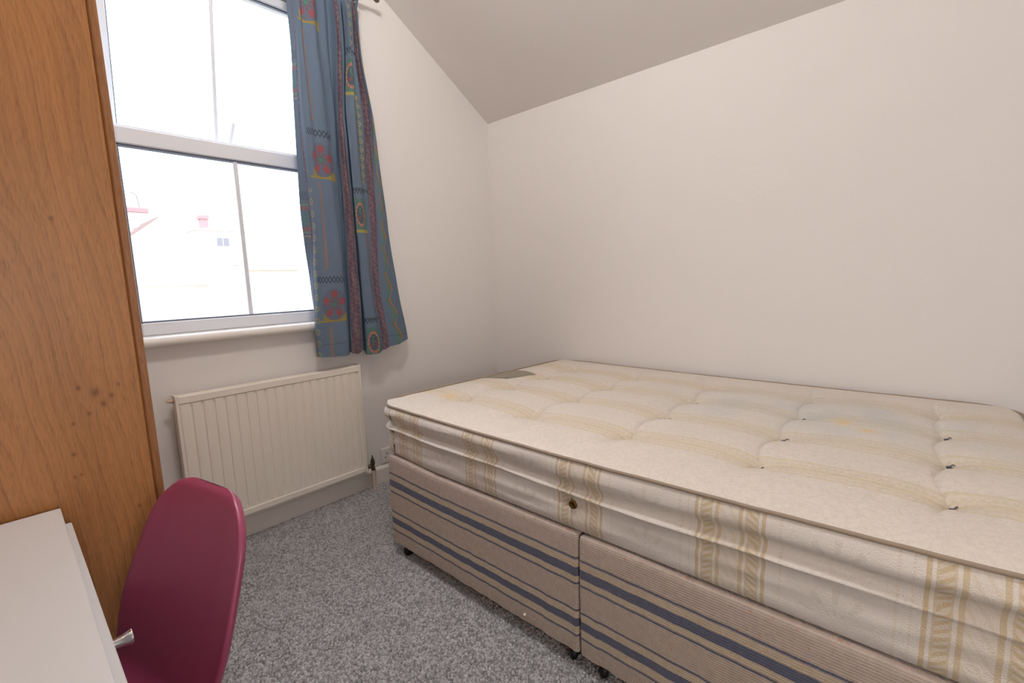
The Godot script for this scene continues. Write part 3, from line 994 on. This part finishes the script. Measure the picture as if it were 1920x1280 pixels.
func radiator() -> void:
	var t := thing("radiator", "cream ribbed panel radiator under the window", "radiator")
	var xl := -1.939
	var xr := -1.121
	var yb := 0.130
	var yt := 0.728
	var zf := 0.083
	var m: Material = M.radiator
	# the pressed front: flutes between two flat bands
	var xs := []
	var pitch := 0.0412
	var g0 := -1.8867 - pitch
	var k := 0
	while true:
		var g := g0 + pitch * k
		if g > xr - 0.012:
			break
		for q in [[-0.009, 0.0], [-0.005, 0.0028], [-0.001, 0.0045], [0.0022, 0.0038], [0.005, 0.0], [0.014, -0.0008]]:
			var x: float = g + q[0]
			if x > xl + 0.012 and x < xr - 0.012:
				xs.push_back([x, q[1]])
		k += 1
	xs.push_front([xl + 0.012, 0.0])
	xs.push_back([xr - 0.012, 0.0])
	var ys := [[yb + 0.036, 0.0], [yb + 0.044, 0.3], [yb + 0.054, 1.0], [yt - 0.050, 1.0], [yt - 0.043, 0.4], [yt - 0.038, 0.0]]
	var fr := MB.new()
	for i in ys.size() - 1:
		for j in xs.size() - 1:
			var q := []
			for c in [[i, j], [i, j + 1], [i + 1, j + 1], [i + 1, j]]:
				q.push_back(Vector3(xs[c[1]][0], ys[c[0]][0], zf - 0.003 - xs[c[1]][1] * ys[c[0]][1]))
			fr.quad(q[0], q[1], q[2], q[3], Vector3.BACK)
	part("fluted_panel", fr, m, t)
	part("top_band", MB.new().box(Vector3(xl + 0.010, yt - 0.038, zf - 0.02), Vector3(xr - 0.010, yt - 0.004, zf + 0.0005), 0.004), m, t)
	part("bottom_band", MB.new().box(Vector3(xl + 0.010, yb + 0.004, zf - 0.02), Vector3(xr - 0.010, yb + 0.036, zf + 0.0005), 0.004), m, t)
	for x in [xl, xr - 0.012]:
		part("side_cover", MB.new().box(Vector3(x, yb, 0.036), Vector3(x + 0.012, yt, zf + 0.001), 0.002), m, t)
	part("rear_panel", MB.new().box(Vector3(xl + 0.012, yb + 0.003, 0.036), Vector3(xr - 0.012, yt - 0.004, zf - 0.02), 0.002), m, t)
	part("lower_seam", MB.new().box(Vector3(xl + 0.012, yb - 0.008, 0.055), Vector3(xr - 0.012, yb + 0.002, 0.068), 0.002), m, t)
	for x in [xl + 0.13, xr - 0.13]:
		part("wall_bracket", MB.new().box(Vector3(x - 0.02, yb + 0.05, -0.001), Vector3(x + 0.02, yt - 0.06, 0.037), 0.002), m, t)
	# vent plug at the top left
	var vp := MB.new()
	vp.lathe([Vector2(0.0, 0.0), Vector2(0.009, 0.0), Vector2(0.009, 0.010), Vector2(0.006, 0.012), Vector2(0.006, 0.022), Vector2(0, 0.023)], Transform3D(Basis(Vector3.BACK, PI / 2), Vector3(xl, yt - 0.022, 0.055)), 6)
	part("vent_plug", vp, mat(Color(0.82, 0.70, 0.62), 0.5), t)
	# valve and its pipe at the lower right
	var vx := -1.078
	var vz := 0.060
	var va := MB.new()
	va.lathe([Vector2(0, 0), Vector2(0.011, 0), Vector2(0.011, 0.016), Vector2(0.0085, 0.018), Vector2(0.0085, 0.03), Vector2(0.012, 0.032), Vector2(0.012, 0.052), Vector2(0.008, 0.06), Vector2(0.008, 0.066), Vector2(0.004, 0.068), Vector2(0.003, 0.084), Vector2(0, 0.085)], Transform3D(Basis(), Vector3(vx, 0.122, vz)), 12)
	part("valve", va, M.oldmetal, t, "tarnished brass valve body")
	var nu := MB.new()
	nu.lathe([Vector2(0, 0), Vector2(0.008, 0), Vector2(0.008, 0.012), Vector2(0.0125, 0.013), Vector2(0.0125, 0.028), Vector2(0.007, 0.03), Vector2(0.007, 0.043), Vector2(0, 0.044)], Transform3D(Basis(Vector3.BACK, PI / 2), Vector3(vx, 0.148, vz)), 6)
	part("valve_nut", nu, mat(Color(0.45, 0.40, 0.33), 0.4, 0.8), t)
	part("pipe", MB.new().tube([Vector3(vx, 0.124, vz), Vector3(vx, 0.0, vz)], 0.0075, 14), mat(Color(0.88, 0.80, 0.72), 0.45), t)
	part("pipe", MB.new().tube([Vector3(vx + 0.03, 0.0, 0.03), Vector3(vx + 0.03, 0.098, 0.03), Vector3(vx + 0.022, 0.115, 0.036), Vector3(vx + 0.004, 0.118, 0.056)], 0.006, 10), mat(Color(0.90, 0.86, 0.82), 0.45), t)


func socket() -> void:
	var t := thing("power_socket", "white double power socket above the skirting, half hidden by the mattress corner", "socket")
	part("plate", MB.new().box(Vector3(-0.990, 0.114, -0.001), Vector3(-0.844, 0.200, 0.010), 0.003), M.plastic, t)
	for k in 2:
		var x := -0.9535 + 0.073 * k
		var h := MB.new()
		h.box(Vector3(x - 0.0035, 0.163, 0.0095), Vector3(x + 0.0035, 0.171, 0.0105))
		for s in [-1.0, 1.0]:
			h.box(Vector3(x + s * 0.011 - 0.0035, 0.143, 0.0095), Vector3(x + s * 0.011 + 0.0035, 0.149, 0.0105))
		part("pin_holes", h, M.hole, t)
		part("rocker_switch", MB.new().box(Vector3(x - 0.006, 0.178, 0.009), Vector3(x + 0.006, 0.193, 0.0135), 0.002), M.plastic, t)


const CU := [0.0, 0.10, 0.13, 0.21, 0.295, 0.33, 0.355, 0.425, 0.46, 0.485, 0.515, 0.62, 0.69, 0.745, 0.80, 0.89, 1.0]
const CY := [2.572, 2.324, 1.95, 1.435, 1.142, 0.8]
const CX := [
	[-1.333, -1.321, -1.318, -1.296, -1.224, -1.156, -1.125, -1.117, -1.092, -1.065, -1.084, -1.066, -1.028, -1.019, -1.003, -1.005, -0.98],
	[-1.333, -1.321, -1.318, -1.296, -1.224, -1.156, -1.125, -1.117, -1.092, -1.065, -1.084, -1.066, -1.028, -1.019, -1.003, -1.005, -0.98],
	[-1.348, -1.331, -1.328, -1.29, -1.212, -1.151, -1.147, -1.141, -1.114, -1.085, -1.104, -1.061, -1.01, -0.99, -0.963, -0.956, -0.924],
	[-1.355, -1.323, -1.322, -1.278, -1.204, -1.148, -1.146, -1.133, -1.1, -1.073, -1.094, -1.059, -1.012, -0.995, -0.968, -0.941, -0.883],
	[-1.341, -1.34, -1.336, -1.282, -1.2, -1.155, -1.157, -1.139, -1.101, -1.072, -1.091, -1.054, -1.017, -1.005, -0.975, -0.929, -0.849],
	[-1.319, -1.353, -1.346, -1.287, -1.198, -1.164, -1.168, -1.144, -1.104, -1.075, -1.091, -1.024, -0.985, -0.97, -0.942, -0.884, -0.8]]
const CZT := [0.066, 0.095, 0.12, 0.125, 0.11, 0.068, 0.088, 0.112, 0.094, 0.06, 0.108, 0.118, 0.088, 0.1, 0.092, 0.1, 0.066]
const CZB := [0.066, 0.095, 0.12, 0.125, 0.11, 0.068, 0.088, 0.112, 0.094, 0.06, 0.108, 0.118, 0.088, 0.1, 0.092, 0.1, 0.066]
const CHEM := [0.812, 0.806, 0.802, 0.796, 0.790, 0.80, 0.797, 0.790, 0.80, 0.795, 0.778, 0.776, 0.786, 0.79, 0.80, 0.808, 0.824]


func cat(a: Array, t: float) -> float:
	var k := clampi(int(t), 0, a.size() - 2)
	var p0: float = a[maxi(k - 1, 0)]
	var p1: float = a[k]
	var p2: float = a[k + 1]
	var p3: float = a[mini(k + 2, a.size() - 1)]
	var f := t - k
	# a softer spline that does not overshoot
	var m1 := (p2 - p0) * 0.35
	var m2 := (p3 - p1) * 0.35
	var f2 := f * f
	var f3 := f2 * f
	return (2 * f3 - 3 * f2 + 1) * p1 + (f3 - 2 * f2 + f) * m1 + (-2 * f3 + 3 * f2) * p2 + (f3 - f2) * m2


func cloth(u: float, y: float) -> Color:
	var c := Color(0.37, 0.435, 0.51)
	var w := u * 1.02          # metres across the cloth
	# mauve paisley stripes
	for s in [[0.365, 0.455], [0.70, 0.80], [0.085, 0.10]]:
		if u > s[0] and u < s[1]:
			c = Color(0.42, 0.325, 0.355)
			var q := sin(w * 190.0 + 2.2 * sin(y * 95.0)) * sin(y * 120.0 + 2.0 * sin(w * 120.0))
			if q > 0.35: c = Color(0.53, 0.405, 0.415)
			elif q < -0.45: c = Color(0.345, 0.27, 0.325)
	# front panel: chain, zigzag band, rose box
	var ph := fposmod(y - 1.175, 0.68)
	if u > 0.135 and u < 0.31:
		if ph < 0.05 or ph > 0.645:
			var zy := ph if ph < 0.3 else ph - 0.68
			var zz := absf(fposmod(w * 22.0, 1.0) - 0.5) * 0.06 - 0.015
			if absf(zy - zz) < 0.0035 or absf(zy + zz) < 0.0035: c = c.lerp(Color(0.12, 0.14, 0.17), 0.8)
		elif ph < 0.455:
			var d := w - 0.213
			var a := 0.0078 * sin(ph * 175.0)
			if absf(d - a) < 0.0027 or absf(d + a) < 0.0027: c = c.lerp(Color(0.70, 0.43, 0.22), 0.85)
		else:
			var p := Vector2(w - 0.243, ph - 0.56)
			var r := p.length()
			if ph < 0.484 and ph > 0.474: c = c.lerp(Color(0.62, 0.55, 0.22), 0.8)
			if absf(p.x) < 0.075 and ph < 0.515 and ph > 0.474 and r > 0.078: c = c.lerp(Color(0.60, 0.50, 0.20), 0.85)
			if r < 0.078:
				c = c.lerp(Color(0.36, 0.36, 0.42), 0.6)
				var an := p.angle()
				var pet := Vector2(fposmod(an + 0.35, TAU / 5.0) - TAU / 10.0, 0)
				if r > 0.036 and r < 0.066 and absf(pet.x) * r < 0.017: c = c.lerp(Color(0.62, 0.24, 0.25), 0.85)
				elif r < 0.034 and sin(an * 8.0) > 0.0: c = c.lerp(Color(0.48, 0.27, 0.28), 0.7)
				if r < 0.008: c = Color(0.20, 0.50, 0.38)
				elif r < 0.018 and sin(an * 6.0) > 0.3: c = c.lerp(Color(0.22, 0.42, 0.34), 0.8)
	# scrolls down the left edge of the front panel
	if u > 0.105 and u < 0.14 and y < 1.60:
		var p := Vector2(w - 0.124, fposmod(y, 0.056) - 0.028)
		var r := p.length()
		if absf(r - 0.012) < 0.003 or r < 0.003: c = c.lerp(Color(0.64, 0.62, 0.36), 0.8)
	# beads box and diamonds
	var pg := fposmod(y - 0.955, 0.66)
	if u > 0.505 and u < 0.69 and (u < 0.665 or pg < 0.455):
		if pg < 0.045 or pg > 0.625:
			var zy := pg if pg < 0.3 else pg - 0.66
			var zz := absf(fposmod(w * 30.0, 1.0) - 0.5) * 0.05 - 0.012
			if absf(zy - zz) < 0.004 or absf(zy + zz * 0.6 - 0.01) < 0.003: c = c.lerp(Color(0.10, 0.12, 0.14), 0.85)
		elif pg > 0.455:
			var p := Vector2(w - 0.598, pg - 0.545)
			var r := p.length()
			c = c.lerp(Color(0.30, 0.42, 0.40), 0.6)
			if r > 0.062 and r < 0.078 and sin(p.angle() * 18.0) > -0.3: c = c.lerp(Color(0.26, 0.47, 0.34), 0.8)
			if absf(r - 0.053) < 0.007: c = c.lerp(Color(0.72, 0.36, 0.25) if sin(p.angle() * 15.0) > -0.2 else Color(0.75, 0.55, 0.45), 0.9)
			if r < 0.044: c = c.lerp(Color(0.27, 0.30, 0.36), 0.8)
			if r < 0.034 and sin(p.angle() * 3.0 + r * 90.0) > 0.5: c = c.lerp(Color(0.30, 0.52, 0.40) if p.y > 0.0 else Color(0.58, 0.27, 0.25), 0.8)
			if pg < 0.470: c = c.lerp(Color(0.68, 0.60, 0.25), 0.85)
		elif u > 0.62 and u < 0.688:
			if y > 1.45:
				var d := absf(w - 0.667) + absf(fposmod(y, 0.042) - 0.021)
				if d < 0.007 or (d > 0.014 and d < 0.020): c = c.lerp(Color(0.70, 0.64, 0.46), 0.85)
				else: c = c.lerp(Color(0.34, 0.36, 0.34), 0.5)
			else:
				if absf(w - 0.668) < 0.010: c = c.lerp(Color(0.60, 0.36, 0.30), 0.7 + 0.2 * sin(y * 80.0))
	# left hem: small beaded panels
	if u < 0.085:
		var pl := fposmod(y - 1.465, 0.62)
		var e := pl if pl < 0.31 else pl - 0.62
		if absf(e) < 0.075:
			c = c.lerp(Color(0.33, 0.42, 0.47), 0.6)
			if absf(absf(e) - 0.048) < 0.008: c = c.lerp(Color(0.62, 0.36, 0.38), 0.7)
			elif absf(absf(e) - 0.064) < 0.005 and sin(w * 420.0) > 0.2: c = c.lerp(Color(0.55, 0.66, 0.50), 0.8)
			elif absf(e) < 0.032 and sin(w * 200.0) * sin(e * 220.0) > 0.35: c = c.lerp(Color(0.30, 0.58, 0.52), 0.7)
		if absf(e + 0.082) < 0.003: c = c.lerp(Color(0.66, 0.58, 0.50), 0.8)
		if absf(e - 0.105) < 0.018 and sin(w * 260.0) * sin(e * 300.0) > 0.2: c = c.lerp(Color(0.16, 0.2, 0.25), 0.6)
	# dull red box side and climbing vine at the right
	if u > 0.81 and u < 0.985:
		var wave := 0.022 * sin(y * 46.0)
		var d := w - 0.905 - wave
		if absf(d) < 0.006: c = c.lerp(Color(0.28, 0.50, 0.28), 0.85)
		elif d > 0.006 and d < 0.024 and cos(y * 46.0) < 0.6: c = c.lerp(Color(0.68, 0.38, 0.24), 0.8)
		elif d < -0.006 and d > -0.026 and sin(y * 46.0) > 0.2 and sin(d * 500.0) > 0.0: c = c.lerp(Color(0.36, 0.56, 0.32), 0.7)
		elif d >= 0.024 and d < 0.030: c = c.lerp(Color(0.72, 0.60, 0.34), 0.6)
	# stitched hem
	c = Color(0.37, 0.41, 0.47).lerp(c, 0.86)
	if y < 0.862 and y > 0.858: c = c * 0.86
	return c


func curtain() -> void:
	var t := thing("curtain", "blue patterned curtain with mauve stripes gathered at the right of the window", "curtain")
	var n1 := noise(1.0, 2, 61)
	var n2 := noise(1.0, 2, 62)
	var y_lo := 0.77
	var y_hi := 2.572
	var tex := tex_of(640, 1280, func(px, py):
		var y: float = lerpf(y_hi, y_lo, py / 1280.0)
		var c: Color = cloth(px / 640.0, y)
		return c * (1.0 + 0.10 * n2.get_noise_2d(px * 0.5, py * 0.5)))
	var m := mat(Color.WHITE, 0.85)
	m.albedo_texture = tex
	m.backlight_enabled = true
	m.backlight = Color(0.22, 0.22, 0.22)
	var pts := []
	var uvs := []
	var rows := 120
	var cols := 16 * 8
	for r in rows + 1:
		var v := float(r) / rows
		var row := []
		var urow := []
		for c in cols + 1:
			var k := 16.0 * c / cols
			var hem := cat(CHEM, k)
			var y := lerpf(y_hi, hem, v)
			# where this height falls among the given heights
			var s := 0.0
			for q in 5:
				var ya: float = CY[q]
				var yb: float = CY[q + 1] if q < 4 else hem
				if y <= ya:
					s = q + clampf((ya - y) / (ya - yb), 0.0, 1.0)
			var xs := []
			for q in 6:
				xs.push_back(cat(CX[q], k))
			var x := cat(xs, minf(s, 4.9999))
			var z := lerpf(cat(CZT, k), cat(CZB, k), smoothstep(0.0, 1.0, v))
			var pleat := smoothstep(2.47, 2.56, y)
			z = lerpf(z, 0.086 + 0.014 * sin(k * PI), pleat)
			z += 0.011 * sin(k * TAU * 0.85 + 0.6) * (1.0 - smoothstep(0.15, 0.75, v)) * (1.0 - pleat) * smoothstep(2.0, 3.0, k)
			z += 0.006 * n1.get_noise_2d(k * 0.8, y * 2.2) * (1.0 - pleat)
			x += 0.004 * n1.get_noise_2d(k * 0.5 + 30.0, y * 1.6)
			row.push_back(Vector3(x, y, z))
			urow.push_back(Vector2(cat(CU, k), (y_hi - y) / (y_hi - y_lo)))
		pts.push_back(row)
		uvs.push_back(urow)
	part("cloth", MB.new().sheet(pts, uvs, false, false), m, t)
	# gathered heading tape along the top of the back
	var hp := []
	for c in cols + 1:
		var p: Vector3 = pts[3][c]
		hp.push_back(p + Vector3(0, 0, -0.004))
	part("heading_tape", MB.new().tube(hp, 0.003, 6), mat(Color(0.7, 0.7, 0.68), 0.9), t)


func curtain_pole() -> void:
	var t := thing("curtain_pole", "thin metal curtain pole with a small finial right of the blue curtain", "curtain pole")
	var y := 2.600
	var z := 0.076
	var steel := mat(Color(0.48, 0.46, 0.43), 0.32, 0.9)
	part("pole", MB.new().tube([Vector3(-2.16, y, z), Vector3(-0.90, y, z)], 0.008, 14), steel, t)
	for s in [[-2.16, -1.0], [-0.90, 1.0]]:
		part("finial", MB.new().lathe([Vector2(0, -0.002), Vector2(0.0095, -0.002), Vector2(0.0095, 0.012), Vector2(0.006, 0.014), Vector2(0.012, 0.022), Vector2(0.0145, 0.032), Vector2(0.012, 0.042), Vector2(0.005, 0.048), Vector2(0, 0.049)], Transform3D(Basis(Vector3.BACK, -PI / 2 * s[1]), Vector3(s[0], y, z)), 16), steel, t)
	for x in [-2.12, -0.955]:
		var b := MB.new()
		b.tube([Vector3(x, y - 0.014, z), Vector3(x, y - 0.02, z - 0.01), Vector3(x, y - 0.02, 0.006)], 0.005, 10)
		b.lathe([Vector2(0, 0), Vector2(0.018, 0), Vector2(0.016, 0.006), Vector2(0, 0.007)], Transform3D(Basis(Vector3.RIGHT, PI / 2), Vector3(x, y - 0.02, 0.0)), 16)
		b.box(Vector3(x - 0.006, y - 0.016, z - 0.01), Vector3(x + 0.006, y - 0.007, z + 0.01), 0.002)
		part("bracket", b, steel, t)
	for k in 7:
		var x := -1.325 + 0.055 * k
		var ring := []
		for i in 20:
			ring.push_back(Vector3(x, y - 0.008 + 0.018 * cos(TAU * i / 20.0), z + 0.018 * sin(TAU * i / 20.0)))
		part("ring", MB.new().tube(ring, 0.0018, 6, true), steel, t)


func carpet() -> void:
	var floor_node := get_node("floor")
	var rng := RandomNumberGenerator.new()
	rng.seed = 77
	var nn := noise(1.0, 3, 71)
	var mb := MB.new().lathe([Vector2(0.0045, -0.002), Vector2(0.0047, 0.0022), Vector2(0.0031, 0.0048), Vector2(0, 0.0058)], Transform3D(), 6)
	var pm := mat(Color.WHITE, 0.95)
	pm.vertex_color_use_as_albedo = true
	var mm := MultiMesh.new()
	mm.transform_format = MultiMesh.TRANSFORM_3D
	mm.use_colors = true
	mm.mesh = mb.mesh(pm)
	var step := 0.0064
	var places := []
	var z := 0.004
	while z < 2.4:
		var x := WEST + 0.01
		var x_end := -0.5 if z < 0.8 else -1.16
		while x < x_end:
			places.push_back(Vector2(x + rng.randf_range(-0.0028, 0.0028), z + rng.randf_range(-0.0028, 0.0028)))
			x += step
		z += step
	mm.instance_count = places.size()
	for i in places.size():
		var p: Vector2 = places[i]
		var s := rng.randf_range(0.8, 1.25)
		var b := Basis(Vector3(rng.randf_range(-1, 1), 0, rng.randf_range(-1, 1)).normalized(), rng.randf_range(0.0, 0.5)) * Basis(Vector3.UP, rng.randf() * TAU)
		mm.set_instance_transform(i, Transform3D(b.scaled(Vector3(s, s * rng.randf_range(0.7, 1.3), s)), Vector3(p.x, 0.0, p.y)))
		var g := 0.36 * (1.0 + 0.12 * nn.get_noise_2d(p.x * 9.0, p.y * 9.0)) * rng.randf_range(0.62, 1.38)
		mm.set_instance_color(i, Color(g * 1.0, g * 0.985, g * 1.0))
	var o := MultiMeshInstance3D.new()
	o.name = "carpet_pile"
	o.multimesh = mm
	o.set_meta("kind", "stuff")
	floor_node.add_child(o, true)


func unseen_ceiling_lamp() -> void:  # fitting out of view; lights walls and ceiling in place of bounced flash
	var t := thing("unseen_ceiling_lamp", "round white flush ceiling lamp on the flat ceiling, out of view, standing in for bounced flash", "lamp", Vector3(-1.75, FLAT, 1.25))
	part("base", MB.new().lathe([Vector2(0, -0.025), Vector2(0.17, -0.025), Vector2(0.175, -0.004), Vector2(0.17, 0.0), Vector2(0, 0.0)], Transform3D(), 36), M.gloss, t)
	var gm := mat(Color(1, 0.98, 0.95), 0.4)
	gm.emission_enabled = true
	gm.emission = Color(1.0, 0.93, 0.85)
	gm.emission_energy_multiplier = 1.5
	part("unseen_lamp_glass", MB.new().lathe([Vector2(0, -0.085), Vector2(0.06, -0.08), Vector2(0.11, -0.066), Vector2(0.145, -0.044), Vector2(0.155, -0.025), Vector2(0, -0.0245)], Transform3D(), 36), gm, t)
	var l := OmniLight3D.new()
	l.name = "unseen_lamp_light"
	l.position = Vector3(0, -0.045, 0)
	l.light_color = Color(1.0, 0.985, 0.97)
	l.light_energy = UNSEEN_LAMP
	l.light_size = 0.16
	l.omni_range = 12.0
	l.omni_attenuation = 2.0
	l.shadow_enabled = true
	t.add_child(l)


func unseen_globe_lamp() -> void:  # low fitting out of view; gives bed side and floor their flash light
	var t := thing("unseen_floor_lamp", "white globe floor lamp behind the viewer, out of view, standing in for bounced flash", "lamp", Vector3(-2.38, 0.0, 3.5))
	part("base", MB.new().lathe([Vector2(0, 0.001), Vector2(0.14, 0.001), Vector2(0.14, 0.012), Vector2(0.02, 0.022), Vector2(0, 0.022)], Transform3D(), 32), M.chrome, t)
	part("pole", MB.new().tube([Vector3(0, 0.02, 0), Vector3(0, 1.03, 0)], 0.011, 14), M.chrome, t)
	var gm := mat(Color(1, 0.98, 0.95), 0.6)
	gm.emission_enabled = true
	gm.emission = Color(1.0, 0.97, 0.94)
	gm.emission_energy_multiplier = 1.5
	var prof := []
	for i in 25:
		var an := -PI / 2 + PI * i / 24.0
		prof.push_back(Vector2(0.20 * cos(an), 1.2 + 0.19 * sin(an)))
	part("unseen_lamp_globe", MB.new().lathe(prof, Transform3D(), 40), gm, t)
	var l := OmniLight3D.new()
	l.name = "unseen_globe_light"
	l.position = Vector3(0, 1.2, 0)
	l.light_color = Color(1.0, 0.985, 0.97)
	l.light_energy = UNSEEN_GLOBE
	l.light_size = 0.16
	l.omni_range = 12.0
	l.omni_attenuation = 2.0
	l.shadow_enabled = true
	t.add_child(l)
